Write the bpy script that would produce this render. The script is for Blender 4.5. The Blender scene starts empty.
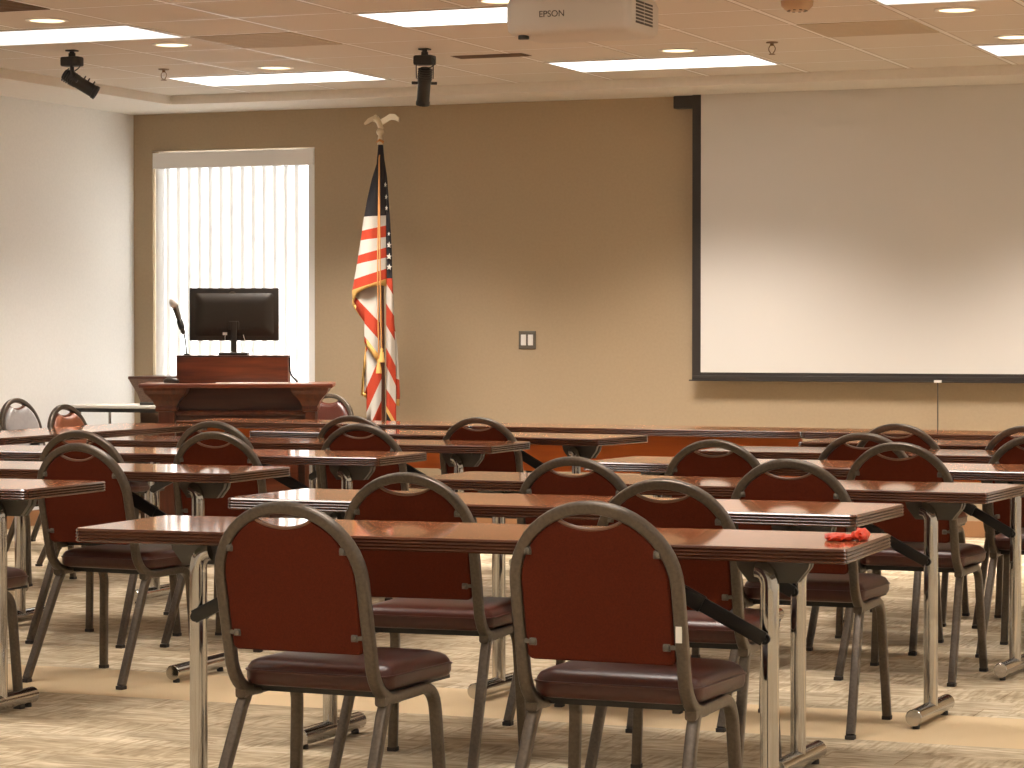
import bpy, bmesh, math, random
from mathutils import Vector, Matrix
random.seed(7)
PI = math.pi
S = bpy.context.scene
C = S.collection
R = math.radians

# ------------------------------------------------------------------ materials
def lin(c):
    return tuple(((v/255)/12.92 if v/255 <= .04045 else ((v/255+.055)/1.055)**2.4) for v in c)

def base_mat(name):
    m = bpy.data.materials.new(name); m.use_nodes = True
    nt = m.node_tree
    return m, nt, nt.nodes['Principled BSDF']

def mat(name, col, rough=.5, metal=0., spec=.5, noise=0., nscale=40., bump=0., bscale=200., stretch=(1, 1, 1), col2=None):
    m, nt, b = base_mat(name)
    b.inputs['Roughness'].default_value = rough
    b.inputs['Metallic'].default_value = metal
    b.inputs['Specular IOR Level'].default_value = spec
    b.inputs['Base Color'].default_value = (*col, 1)
    tc = nt.nodes.new('ShaderNodeTexCoord')
    mp = nt.nodes.new('ShaderNodeMapping'); mp.inputs['Scale'].default_value = stretch
    nt.links.new(tc.outputs['Object'], mp.inputs['Vector'])
    if noise or col2:
        n = nt.nodes.new('ShaderNodeTexNoise'); n.inputs['Scale'].default_value = nscale
        n.inputs['Detail'].default_value = 4
        nt.links.new(mp.outputs['Vector'], n.inputs['Vector'])
        mx = nt.nodes.new('ShaderNodeMix'); mx.data_type = 'RGBA'
        c2 = col2 if col2 else tuple(v*(1-noise) for v in col)
        mx.inputs['A'].default_value = (*col, 1); mx.inputs['B'].default_value = (*c2, 1)
        rp = nt.nodes.new('ShaderNodeValToRGB')
        rp.color_ramp.elements[0].position = .35; rp.color_ramp.elements[1].position = .68
        nt.links.new(n.outputs['Fac'], rp.inputs['Fac'])
        nt.links.new(rp.outputs['Color'], mx.inputs['Factor'])
        nt.links.new(mx.outputs['Result'], b.inputs['Base Color'])
    if bump:
        n2 = nt.nodes.new('ShaderNodeTexNoise'); n2.inputs['Scale'].default_value = bscale
        nt.links.new(mp.outputs['Vector'], n2.inputs['Vector'])
        bp = nt.nodes.new('ShaderNodeBump'); bp.inputs['Strength'].default_value = bump
        bp.inputs['Distance'].default_value = .002
        nt.links.new(n2.outputs['Fac'], bp.inputs['Height'])
        nt.links.new(bp.outputs['Normal'], b.inputs['Normal'])
    return m

def emit_mat(name, col, strength):
    m = bpy.data.materials.new(name); m.use_nodes = True
    nt = m.node_tree; nt.nodes.clear()
    e = nt.nodes.new('ShaderNodeEmission'); o = nt.nodes.new('ShaderNodeOutputMaterial')
    e.inputs['Color'].default_value = (*col, 1); e.inputs['Strength'].default_value = strength
    nt.links.new(e.outputs[0], o.inputs[0])
    return m

def wood_mat(name, c1, c2, rough, axis=0, scale=1., coat=0., spec=.5):
    st = [14*scale]*3; st[axis] = 1.2*scale
    m = mat(name, c1, rough, 0, spec, 0, 2.2, 0, 1, tuple(st), c2)
    m.node_tree.nodes['Principled BSDF'].inputs['Coat Weight'].default_value = coat
    m.node_tree.nodes['Principled BSDF'].inputs['Coat Roughness'].default_value = .06
    return m

M = {}
M['wall'] = mat('wall_paint', (.375, .288, .187), .75, 0, .3, .06, 60, .25, 350)
M['wall_side'] = mat('side_wall_paint', (.88, .865, .83), .75, 0, .3, .04, 60, .2, 350)
M['soffit'] = mat('soffit_paint', (.84, .79, .71), .7, 0, .3, .03, 30)
M['tee'] = mat('ceiling_white_metal', (.80, .76, .70), .35, 0, .5)
M['bronze'] = mat('bronze_grey_tube', (.118, .094, .073), .32, .55, .5, .25, 120, .15, 400)
M['cap'] = mat('rubber_foot', (.025, .02, .018), .6)
M['shell'] = mat('back_fabric', (.098, .016, .0055), .7, 0, .12, .25, 260, .25, 600)
M['vinyl'] = mat('seat_vinyl', (.062, .014, .008), .34, 0, .5, .15, 60, .25, 300)
M['lip'] = mat('backrest_edge_trim', (.16, .075, .04), .3)
M['bracket'] = mat('pewter_bracket', (.12, .105, .085), .45, .3)
M['chrome'] = mat('chrome_tube', (.52, .51, .50), .09, 1.)
M['underplate'] = mat('grey_underplate', (.12, .112, .10), .5, .2)
M['brace'] = mat('black_brace', (.010, .009, .008), .4)
M['laminate'] = wood_mat('table_laminate', (.46, .19, .092), (.40, .155, .071), .06, 0, 1., 0., .55)
M['edge'] = mat('table_edge_banding', (.095, .034, .018), .20, 0, .7, .3, 30, 0, 1, (.3, 1, 1))
M['oranged'] = wood_mat('orange_wood', (.62, .135, .010), (.52, .10, .007), .45, 0, .8)
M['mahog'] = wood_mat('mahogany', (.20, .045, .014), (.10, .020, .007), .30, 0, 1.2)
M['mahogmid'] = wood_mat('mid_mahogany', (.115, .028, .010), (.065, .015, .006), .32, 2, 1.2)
M['mahog_dark_shaded'] = wood_mat('dark_shaded_mahogany', (.060, .016, .007), (.035, .009, .004), .35, 0, 1.2)
M['black'] = mat('black_metal', (.010, .008, .006), .45)
M['blackplastic'] = mat('black_plastic', (.022, .017, .013), .42, 0, .5)
M['screenblack'] = mat('screen_border', (.014, .010, .008), .6)
M['screen'] = mat('screen_white', (.67, .64, .60), .8, 0, .2)
M['white'] = mat('white_plastic', (.75, .72, .68), .4)
M['projector'] = mat('projector_shell', (.62, .57, .50), .5, 0, .4)
M['grille'] = mat('dark_grille', (.06, .045, .03), .6)
M['gold'] = mat('pale_gilt', (.62, .52, .36), .32, .6)
M['rope'] = mat('gold_cord', (.55, .24, .07), .7)
M['fringe'] = mat('gold_fringe', (.62, .36, .10), .8)
M['pole'] = wood_mat('flag_pole_wood', (.09, .03, .014), (.06, .02, .01), .35, 2)
M['fred'] = mat('flag_red', (.42, .038, .010), .75)
M['fwhite'] = mat('flag_white', (.55, .51, .45), .8)
M['fnavy'] = mat('flag_navy', (.011, .009, .012), .8)
M['base'] = mat('baseboard_vinyl', (.30, .15, .065), .5)
M['redwrap'] = mat('red_wrapper', (.85, .06, .02), .3, 0, .5, .3, 90)
M['tile_dark'] = mat('return_grille', (.13, .075, .035), .7)
M['paper'] = mat('paper', (.8, .76, .68), .7)
M['valance'] = mat('blind_valance', (.84, .82, .79), .5)
M['steel'] = mat('sprinkler_brass', (.22, .14, .07), .4, .6)
M['detector'] = mat('detector_plastic', (.50, .33, .19), .5)
M['diffuser_paint'] = mat('diffuser_paint', (.50, .41, .29), .7)
M['stain'] = mat('dust_stain', (.10, .06, .025), .9)
M['greybox'] = mat('grey_box', (.10, .085, .065), .55)
M['troffer'] = emit_mat('troffer_lens', (1, .97, .92), 2.6)
M['troffer_dim'] = emit_mat('troffer_lens_prismatic', (1, .97, .94), 1.25)
M['canlens'] = emit_mat('downlight_lens', (1, .80, .50), 2.2)

def vane_material():
    m = bpy.data.materials.new('blind_vane_fabric'); m.use_nodes = True
    nt = m.node_tree; nt.nodes.clear()
    o = nt.nodes.new('ShaderNodeOutputMaterial')
    d = nt.nodes.new('ShaderNodeBsdfDiffuse'); d.inputs[0].default_value = (.80, .79, .76, 1)
    t = nt.nodes.new('ShaderNodeBsdfTranslucent'); t.inputs[0].default_value = (.90, .89, .86, 1)
    mx = nt.nodes.new('ShaderNodeMixShader'); mx.inputs[0].default_value = .11
    nt.links.new(d.outputs[0], mx.inputs[1]); nt.links.new(t.outputs[0], mx.inputs[2]); nt.links.new(mx.outputs[0], o.inputs[0])
    return m
M['vane'] = vane_material()

def glass_material():
    m = bpy.data.materials.new('window_glass'); m.use_nodes = True
    nt = m.node_tree; nt.nodes.clear()
    o = nt.nodes.new('ShaderNodeOutputMaterial')
    t = nt.nodes.new('ShaderNodeBsdfTransparent'); g = nt.nodes.new('ShaderNodeBsdfGlossy')
    g.inputs['Roughness'].default_value = .02
    f = nt.nodes.new('ShaderNodeFresnel'); f.inputs[0].default_value = 1.45
    mx = nt.nodes.new('ShaderNodeMixShader')
    nt.links.new(f.outputs[0], mx.inputs[0]); nt.links.new(t.outputs[0], mx.inputs[1]); nt.links.new(g.outputs[0], mx.inputs[2])
    nt.links.new(mx.outputs[0], o.inputs[0])
    return m
M['glass'] = glass_material()

GX0, GXS, GY0, GYS = -3.067, .6044, 12.13, .625      # ceiling grid origin and spacing

def ceiling_material():
    m, nt, b = base_mat('ceiling_tiles')
    N = nt.nodes.new; L = nt.links.new
    tc = N('ShaderNodeTexCoord'); sx = N('ShaderNodeSeparateXYZ'); L(tc.outputs['Object'], sx.inputs[0])
    def mth(op, a, v=None, v2=None):
        n = N('ShaderNodeMath'); n.operation = op
        if hasattr(a, 'links'): L(a, n.inputs[0])
        else: n.inputs[0].default_value = a
        if v is not None:
            if hasattr(v, 'links'): L(v, n.inputs[1])
            else: n.inputs[1].default_value = v
        return n.outputs[0]
    def dist(coord, o, s):                     # distance to the nearest tee centre, metres
        a = mth('DIVIDE', mth('SUBTRACT', coord, o), s)
        f = mth('FRACT', a)
        d = mth('MINIMUM', f, mth('SUBTRACT', 1., f))
        return mth('MULTIPLY', d, s)
    dx = dist(sx.outputs[0], GX0, GXS); dy = dist(sx.outputs[1], GY0, GYS)
    d = mth('MINIMUM', dx, dy)
    tee = mth('LESS_THAN', d, .015)
    shadow_gap = mth('LESS_THAN', d, .020)  # shadow line beside each tee, painted dark on the flat ceiling
    nz = N('ShaderNodeTexNoise'); nz.inputs['Scale'].default_value = 220; L(tc.outputs['Object'], nz.inputs['Vector'])
    m1 = N('ShaderNodeMix'); m1.data_type = 'RGBA'
    m1.inputs['A'].default_value = (.74, .68, .59, 1); m1.inputs['B'].default_value = (.67, .61, .53, 1); L(nz.outputs['Fac'], m1.inputs['Factor'])
    m2 = N('ShaderNodeMix'); m2.data_type = 'RGBA'; m2.inputs['B'].default_value = (.32, .23, .15, 1)
    L(shadow_gap, m2.inputs['Factor']); L(m1.outputs['Result'], m2.inputs['A'])
    m3 = N('ShaderNodeMix'); m3.data_type = 'RGBA'; m3.inputs['B'].default_value = (.88, .85, .80, 1)
    L(tee, m3.inputs['Factor']); L(m2.outputs['Result'], m3.inputs['A'])
    L(m3.outputs['Result'], b.inputs['Base Color'])
    rr = mth('SUBTRACT', .9, mth('MULTIPLY', tee, .5)); L(rr, b.inputs['Roughness'])
    b.inputs['Specular IOR Level'].default_value = .4
    return m
M['ceiling'] = ceiling_material()

def carpet_material():
    m, nt, b = base_mat('carpet_planks')
    N = nt.nodes.new; L = nt.links.new
    b.inputs['Roughness'].default_value = .95; b.inputs['Specular IOR Level'].default_value = .1
    tc = N('ShaderNodeTexCoord')
    br = N('ShaderNodeTexBrick'); br.offset = .5
    br.inputs['Scale'].default_value = 1.; br.inputs['Brick Width'].default_value = .92; br.inputs['Row Height'].default_value = .24
    br.inputs['Mortar Size'].default_value = .002; br.inputs['Bias'].default_value = 0
    br.inputs['Color1'].default_value = (.52, .43, .30, 1); br.inputs['Color2'].default_value = (.68, .59, .44, 1)
    br.inputs['Mortar'].default_value = (.38, .29, .18, 1)
    L(tc.outputs['Object'], br.inputs['Vector'])
    mp = N('ShaderNodeMapping'); mp.inputs['Scale'].default_value = (1.9, 5.0, 1); L(tc.outputs['Object'], mp.inputs[0])
    nz = N('ShaderNodeTexNoise'); nz.inputs['Scale'].default_value = 1.7; nz.inputs['Detail'].default_value = 6; nz.inputs['Roughness'].default_value = .65
    L(mp.outputs[0], nz.inputs['Vector'])
    rp = N('ShaderNodeValToRGB'); e = rp.color_ramp.elements
    e[0].position = .36; e[0].color = (.42, .37, .31, 1); e[1].position = .62; e[1].color = (1.12, 1.12, 1.12, 1)
    L(nz.outputs['Fac'], rp.inputs[0])
    mx = N('ShaderNodeMix'); mx.data_type = 'RGBA'; mx.blend_type = 'MULTIPLY'; mx.inputs['Factor'].default_value = .6
    L(br.outputs['Color'], mx.inputs['A']); L(rp.outputs[0], mx.inputs['B'])
    def weave(sc):
        mq = N('ShaderNodeMapping'); mq.inputs['Scale'].default_value = sc; L(tc.outputs['Object'], mq.inputs[0])
        nq = N('ShaderNodeTexNoise'); nq.inputs['Scale'].default_value = 1.; nq.inputs['Detail'].default_value = 3; L(mq.outputs[0], nq.inputs['Vector'])
        return nq.outputs['Fac']
    ck = N('ShaderNodeTexChecker'); ck.inputs['Scale'].default_value = 3.4; L(tc.outputs['Object'], ck.inputs['Vector'])
    wm = N('ShaderNodeMix'); L(ck.outputs['Fac'], wm.inputs['Factor']); L(weave((9, 55, 1)), wm.inputs['A']); L(weave((60, 7, 1)), wm.inputs['B'])
    rp3 = N('ShaderNodeValToRGB'); e = rp3.color_ramp.elements
    e[0].position = .34; e[0].color = (.66, .62, .57, 1); e[1].position = .60; e[1].color = (1.04, 1.04, 1.04, 1)
    L(wm.outputs['Result'], rp3.inputs[0])
    m2 = N('ShaderNodeMix'); m2.data_type = 'RGBA'; m2.blend_type = 'MULTIPLY'; m2.inputs['Factor'].default_value = 1
    L(mx.outputs['Result'], m2.inputs['A']); L(rp3.outputs[0], m2.inputs['B'])
    # plain tan border stripe woven across the room
    sx = N('ShaderNodeSeparateXYZ'); L(tc.outputs['Object'], sx.inputs[0])
    a = N('ShaderNodeMath'); a.operation = 'GREATER_THAN'; a.inputs[1].default_value = 7.86; L(sx.outputs[1], a.inputs[0])
    c = N('ShaderNodeMath'); c.operation = 'LESS_THAN'; c.inputs[1].default_value = 8.47; L(sx.outputs[1], c.inputs[0])
    ac = N('ShaderNodeMath'); ac.operation = 'MULTIPLY'; L(a.outputs[0], ac.inputs[0]); L(c.outputs[0], ac.inputs[1])
    m4 = N('ShaderNodeMix'); m4.data_type = 'RGBA'; m4.inputs['B'].default_value = (.66, .51, .32, 1)
    L(ac.outputs[0], m4.inputs['Factor']); L(m2.outputs['Result'], m4.inputs['A'])
    L(m4.outputs['Result'], b.inputs['Base Color'])
    bp = N('ShaderNodeBump'); bp.inputs['Strength'].default_value = .3; bp.inputs['Distance'].default_value = .004
    n5 = N('ShaderNodeTexNoise'); n5.inputs['Scale'].default_value = 260; L(tc.outputs['Object'], n5.inputs['Vector'])
    L(n5.outputs['Fac'], bp.inputs['Height']); L(bp.outputs[0], b.inputs['Normal'])
    return m
M['carpet'] = carpet_material()

# ------------------------------------------------------------------ mesh helpers
def obj(name, bm, m, parent=None, smooth=None, mats=None):
    me = bpy.data.meshes.new(name)
    bmesh.ops.recalc_face_normals(bm, faces=bm.faces)
    bm.to_mesh(me); bm.free()
    for x in (mats or [m]): me.materials.append(x)
    o = bpy.data.objects.new(name, me); C.objects.link(o)
    if parent: o.parent = parent
    if smooth is not None:
        for p in me.polygons: p.use_smooth = True
        if smooth < 180: me.set_sharp_from_angle(angle=R(smooth))
    return o

def empty(name, label, cat, loc=(0, 0, 0), rz=0, group=None):
    o = bpy.data.objects.new(name, None); C.objects.link(o)
    o.location = loc; o.rotation_euler = (0, 0, rz); o.empty_display_size = .1
    tag(o, label, cat, group)
    return o

def tag(o, label=None, cat=None, group=None, kind=None):
    if label: o['label'] = label
    if cat: o['category'] = cat
    if group: o['group'] = group
    if kind: o['kind'] = kind
    return o

def copy_tree(o, parent=None):
    c = o.copy(); C.objects.link(c)
    if parent:
        c.parent = parent
    for ch in list(o.children): copy_tree(ch, c)
    return c

def bx(bm, x0, x1, y0, y1, z0, z1, mtx=None, bevel=0.):
    vs = [bm.verts.new((x, y, z)) for x in (x0, x1) for y in (y0, y1) for z in (z0, z1)]
    f = [(0, 1, 3, 2), (4, 6, 7, 5), (0, 4, 5, 1), (2, 3, 7, 6), (0, 2, 6, 4), (1, 5, 7, 3)]
    fs = [bm.faces.new([vs[i] for i in q]) for q in f]
    if bevel:
        es = list({e for q in fs for e in q.edges})
        r = bmesh.ops.bevel(bm, geom=es, offset=bevel, segments=2, profile=.5, affect='EDGES')
        vs = list({v for v in r['verts']} | {v for v in vs if v.is_valid})
    if mtx is not None:
        bmesh.ops.transform(bm, matrix=mtx, verts=[v for v in vs if v.is_valid])
    return vs

def box(*a, **k):
    bm = bmesh.new(); bx(bm, *a, **k); return bm

def section(w, h, e=2., n=12):
    out = []
    for i in range(n):
        t = 2*PI*(i+.5)/n; c, s = math.cos(t), math.sin(t)
        out.append((math.copysign(abs(c)**(2/e), c)*w/2, math.copysign(abs(s)**(2/e), s)*h/2))
    return out

def sweep(bm, pts, sec, ref=Vector((0, 1, 0)), closed=False):
    pts = [Vector(p) for p in pts]; n = len(pts); rings = []
    nrm = None
    for i, p in enumerate(pts):
        a = pts[i-1] if (i or closed) else p
        b = pts[(i+1) % n] if (i < n-1 or closed) else p
        t = (b-a).normalized()
        if nrm is None:
            nrm = (ref - t*ref.dot(t))
            if nrm.length < 1e-4:
                nrm = Vector((1, 0, 0)) - t*t.x
            nrm.normalize()
        else:
            nrm = (nrm - t*nrm.dot(t)).normalized()
        bi = t.cross(nrm)
        rings.append([bm.verts.new(p + nrm*u + bi*v) for u, v in sec])
    k = len(sec)
    for i in range(n if closed else n-1):
        r0, r1 = rings[i], rings[(i+1) % n]
        for j in range(k):
            bm.faces.new((r0[j], r0[(j+1) % k], r1[(j+1) % k], r1[j]))
    if not closed:
        bm.faces.new(rings[0][::-1]); bm.faces.new(rings[-1])

def tube(pts, r, n=12, ref=Vector((0, 1, 0))):
    bm = bmesh.new(); sweep(bm, pts, section(2*r, 2*r, 2, n), ref); return bm

def lathe(bm, prof, n=20, mtx=None):
    rings = []; allv = []
    for r, z in prof:
        ring = [bm.verts.new((r*math.cos(2*PI*i/n), r*math.sin(2*PI*i/n), z)) for i in range(n)]
        rings.append(ring); allv += ring
    for a, b in zip(rings, rings[1:]):
        for i in range(n):
            bm.faces.new((a[i], a[(i+1) % n], b[(i+1) % n], b[i]))
    bm.faces.new(rings[0][::-1]); bm.faces.new(rings[-1])
    if mtx is not None: bmesh.ops.transform(bm, matrix=mtx, verts=allv)
    return allv

def lathe_bm(prof, n=20, mtx=None):
    bm = bmesh.new(); lathe(bm, prof, n, mtx); return bm

def stack(bm, rings, cap=True):
    """rings of equal-length point lists -> closed skin"""
    vr = [[bm.verts.new(p) for p in r] for r in rings]
    n = len(vr[0])
    for a, b in zip(vr, vr[1:]):
        for i in range(n):
            bm.faces.new((a[i], a[(i+1) % n], b[(i+1) % n], b[i]))
    if cap:
        bm.faces.new(vr[0][::-1]); bm.faces.new(vr[-1])
    return vr

def rrect(x0, x1, y0, y1, r, n=6):
    if not isinstance(r, (list, tuple)): r = [r]*4
    out = []
    for (cx, cy, a0, rr) in ((x1-r[0], y0+r[0], -90, r[0]), (x1-r[1], y1-r[1], 0, r[1]), (x0+r[2], y1-r[2], 90, r[2]), (x0+r[3], y0+r[3], 180, r[3])):
        for i in range(n+1):
            a = R(a0+90*i/n); out.append((cx+rr*math.cos(a), cy+rr*math.sin(a)))
    return out

def inset(poly, d):
    """poly CCW list of 2D points moved inward by d"""
    n = len(poly); out = []
    for i in range(n):
        p0, p1, p2 = Vector(poly[i-1]), Vector(poly[i]), Vector(poly[(i+1) % n])
        a = (p1-p0); b = (p2-p1)
        if a.length < 1e-7 or b.length < 1e-7:
            out.append(tuple(p1)); continue
        a.normalize(); b.normalize()
        na, nb = Vector((-a.y, a.x)), Vector((-b.y, b.x))
        m = (na+nb); m = m.normalized() if m.length > 1e-5 else na
        k = d/max(.45, m.dot(na))
        out.append((p1.x+m.x*k, p1.y+m.y*k))
    return out

def bez(p0, p1, p2, n=6):
    p0, p1, p2 = map(Vector, (p0, p1, p2))
    return [p0*(1-t)**2 + p1*2*t*(1-t) + p2*t*t for t in [i/n for i in range(n+1)]]

# ------------------------------------------------------------------ room shell
ZC, ZS = 2.727, 2.67
XL, XR, YF, YB = -9.12, 3.3, 15.8, -2.2
def struct(name, bm, m): return tag(obj(name, bm, m), kind='structure')
struct('floor', box(XL-.15, XR+.15, YB-.15, YF+.15, -.1, 0), M['carpet'])
struct('wall_left', box(XL-.15, XL, YB-.15, YF+.15, 0, 2.9), M['wall_side'])
struct('wall_right', box(XR, XR+.15, YB-.15, YF+.15, 0, 2.9), M['wall_side'])
struct('wall_back', box(XL, XR, YB-.15, YB, 0, 2.9), M['wall_side'])
WX0, WX1, WZ0, WZ1 = -8.976, -7.772, .45, 2.425
bm = bmesh.new()
bx(bm, XL, WX0, YF, YF+.15, 0, 2.9); bx(bm, WX1, XR, YF, YF+.15, 0, 2.9)
bx(bm, WX0, WX1, YF, YF+.15, 0, WZ0); bx(bm, WX0, WX1, YF, YF+.15, WZ1, 2.9)
struct('wall_front', bm, M['wall'])
struct('ceiling', box(XL, XR, YB, YF, ZC, ZC+.1), M['ceiling'])
bm = bmesh.new()
bx(bm, XL, XR, 15.16, YF, ZS, ZC-.0005); bx(bm, XL, -8.48, YB, 15.16, ZS, ZC-.0005)
struct('trim_1', bm, M['soffit'])
bm = bmesh.new()
bx(bm, XL+.012, XR, YF-.012, YF, 0, .098, bevel=.003)
struct('baseboard_front', bm, M['base'])
struct('baseboard_left', box(XL, XL+.012, YB, YF, 0, .098, bevel=.003), M['base'])
# window frame and pane
wb = bmesh.new()
for a in ((WX0, WX0+.05, WZ0, WZ1), (WX1-.05, WX1, WZ0, WZ1), (WX0+.05, WX1-.05, WZ0, WZ0+.05), (WX0+.05, WX1-.05, WZ1-.05, WZ1)):
    bx(wb, a[0], a[1], YF+.085, YF+.135, a[2], a[3])
w = struct('window_1', wb, M['white'])
obj('pane', box(WX0+.045, WX1-.045, YF+.108, YF+.114, WZ0+.045, WZ1-.045), M['glass'], w)
obj('sill', box(WX0, WX1, YF-.03, YF+.085, WZ0-.025, WZ0, bevel=.004), M['white'], w)

# vertical blind
blind = empty('vertical_blind', 'white vertical blind glowing with daylight in the front wall window', 'blind', ((WX0+WX1)/2, YF+.03, WZ1))
hw = (WX1-WX0)/2
obj('valance', box(-hw+.004, hw-.004, -.038, -.026, -.118, -.014, bevel=.003), M['valance'], blind)
obj('headrail', box(-hw+.01, hw-.01, -.01, .03, -.06, -.02), M['white'], blind)
nv = 14; pitch = (2*hw-.085)/nv
for i in range(nv):
    bm = bmesh.new()
    wv, hz = pitch*1.38, WZ1-WZ0-.10
    cols = []
    for j in range(7):
        u = -wv/2+wv*j/6; y = -.010*(1-(2*u/wv)**2)
        cols.append((u, y))
    ang = R(11)
    poly = [(u*math.cos(ang)-y*math.sin(ang), u*math.sin(ang)+y*math.cos(ang)) for u, y in cols]
    vs = [[bm.verts.new((x, y, z)) for x, y in poly] for z in (-hz, 0)]
    for j in range(6): bm.faces.new((vs[0][j], vs[0][j+1], vs[1][j+1], vs[1][j]))
    o = obj('vane', bm, M['vane'], blind, 60)
    o.location = (-hw+.018+pitch*(i+.5), .012, -.06)
obj('side_strip', box(hw-.062, hw-.014, .004, .010, -(WZ1-WZ0-.08), -.05), M['valance'], blind)

# ------------------------------------------------------------------ chairs
HC, HW = .838, .185         # top of arch (centre line) and half width between tubes
def lean(z): return -.105*(z-.375)/.46
def arch_pts():
    zc, b = .655, HC-.0125-.655
    pts = []
    left = bez((-HW, .105, .377), (-HW, .012, .372), (-HW, lean(.45), .45), 8)
    pts += left
    for z in (.50, .55, .60): pts.append(Vector((-HW, lean(z), z)))
    for i in range(25):
        t = PI - PI*i/24
        z = zc + b*math.sin(t)
        pts.append(Vector((HW*math.cos(t), lean(z), z)))
    for z in (.60, .55, .50): pts.append(Vector((HW, lean(z), z)))
    pts += [Vector((-p.x, p.y, p.z)) for p in left[::-1]]
    return pts
TUBE = section(.027, .027, 4.5, 16)

def back_outline():
    """(x, z) counter-clockwise seen from the front of the picture"""
    a, zc = HW-.0155, .655
    b = HC-.0125-zc-.0145
    zb = .487
    out = []
    for i in range(5): # bottom left corner .. bottom right
        t = R(180+90*i/4); out.append((-a+.014+.014*math.cos(t), zb+.014+.014*math.sin(t)))
    for i in range(5):
        t = R(270+90*i/4); out.append((a-.014+.014*math.cos(t), zb+.014+.014*math.sin(t)))
    xs = .074; ts = math.acos(xs/a)
    for i in range(13):
        t = ts*i/12; out.append((a*math.cos(t), zc+b*math.sin(t)))
    ze = zc+b*math.sin(ts)
    for i in range(1, 12):
        u = 1-2*i/12; out.append((xs*u, ze-.019*(1-u*u)**.85))
    for i in range(13):
        t = PI-ts+ts*i/12; out.append((a*math.cos(t), zc+b*math.sin(t)))
    return out

def build_chair():
    root = empty('stacking_chair', 'x', 'chair')
    bm = bmesh.new(); sweep(bm, arch_pts(), TUBE, Vector((0, 1, 0)))
    obj('back_frame', bm, M['bronze'], root, 40)
    ol = back_outline()
    # rear shell
    rings = []
    for d, off in ((.004, -.011), (0, -.008), (0, .002), (.003, .004)):
        rings.append([(x, lean(z)+off, z) for x, z in (inset(ol, d) if d else ol)])
    bm = bmesh.new(); stack(bm, rings)
    br = obj('backrest', bm, M['shell'], root, 20)
    rings = []
    for d, off in ((.004, .004), (.004, .012), (.009, .020), (.018, .025), (.032, .027)):
        rings.append([(x, lean(z)+off, z) for x, z in inset(ol, d)])
    bm = bmesh.new(); stack(bm, rings)
    obj('back_pad', bm, M['vinyl'], br, 28)
    # rolled lip of the handle opening
    a = HW-.0155; b = HC-.0125-.655-.0145; ts = math.acos(.074/a); ze = .655+b*math.sin(ts)
    lp = []
    for i in range(17):
        u = 1-2*i/16; z = ze-.019*max(0, 1-u*u)**.85+.001
        lp.append((.072*u, lean(z)-.005, z))
    bm = bmesh.new(); sweep(bm, lp, section(.013, .009, 2, 8), Vector((0, 1, 0)))
    obj('handle_lip', bm, M['lip'], br, 60)
    for sx in (-1, 1):
        for z in (.728, .527):
            bm = bmesh.new(); y = lean(z)-.012
            xo = .148 if z > .6 else .154
            bx(bm, sx*xo-.009, sx*xo+.009, y-.001, y+.002, z-.009, z+.009, bevel=.002)
            bx(bm, min(sx*xo, sx*.174), max(sx*xo, sx*.174), y, y+.0015, z-.005, z+.005)
            lathe(bm, [(.008, 0), (.007, .003), (.004, .0045)], 10, Matrix.Translation((sx*xo, y-.001, z)) @ Matrix.Rotation(R(90), 4, 'X'))
            obj('back_bracket', bm, M['bracket'], root, 40)
    # seat cushion
    bm = bmesh.new(); rings = []
    for d, z in ((.020, .392), (.004, .397), (0, .408), (0, .424), (.003, .436), (.010, .446), (.024, .453), (.05, .4575), (.09, .459)):
        pl = rrect(-.200+d, .200-d, .030+d, .425-d, [max(.02, .05-d*.6), max(.02, .075-d*.6), max(.02, .075-d*.6), max(.02, .05-d*.6)])
        rings.append([(x*(1-.03*(1-(y-.03)/.4)), y, z-(.012*max(0, (y-.33)/.1)**2 if z > .41 else 0)) for x, y in pl])
    stack(bm, rings)
    seat = obj('seat', bm, M['vinyl'], root, 60)
    # welt around the cushion
    pl = rrect(-.2005, .2005, .0295, .4255, [.05, .075, .075, .05])
    bm = bmesh.new(); sweep(bm, [(x*(1-.03*(1-(y-.03)/.4)), y, .428-(.010*max(0, (y-.33)/.1)**2)) for x, y in pl], section(.006, .006, 2, 6), Vector((0, 0, 1)), True)
    obj('welt', bm, M['vinyl'], seat, 60)
    bm = bmesh.new()
    bx(bm, -.18, .18, .06, .40, .386, .394)
    bx(bm, -.19, .19, .10, .125, .372, .388); bx(bm, -.19, .19, .25, .275, .374, .388)
    obj('seat_pan', bm, M['black'], root)
    for sx in (-1, 1):
        p = [Vector((sx*HW, .02, .3765)), Vector((sx*HW, .10, .378)), Vector((sx*HW, .20, .380))]
        p += bez((sx*HW, .225, .381), (sx*(HW+.001), .298, .384), (sx*(HW+.004), .302, .315), 8)
        p += [Vector((sx*(HW+.018), .318, .012))]
        bm = bmesh.new(); sweep(bm, p, TUBE, Vector((1, 0, 0)))
        l = obj('leg', bm, M['bronze'], root, 40)
        obj('foot_cap', box(sx*(HW+.018)-.0142, sx*(HW+.018)+.0142, .3045, .3325, 0, .013, bevel=.002), M['cap'], l)
        bm = bmesh.new(); sweep(bm, [(sx*HW, .050, .374), (sx*(HW+.002), .028, .340), (sx*(HW+.018), -.128, .012)], TUBE, Vector((1, 0, 0)))
        l = obj('leg', bm, M['bronze'], root, 40)
        obj('foot_cap', box(sx*(HW+.018)-.0142, sx*(HW+.018)+.0142, -.1435, -.115, 0, .013, bevel=.002), M['cap'], l)
    return root

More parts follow.
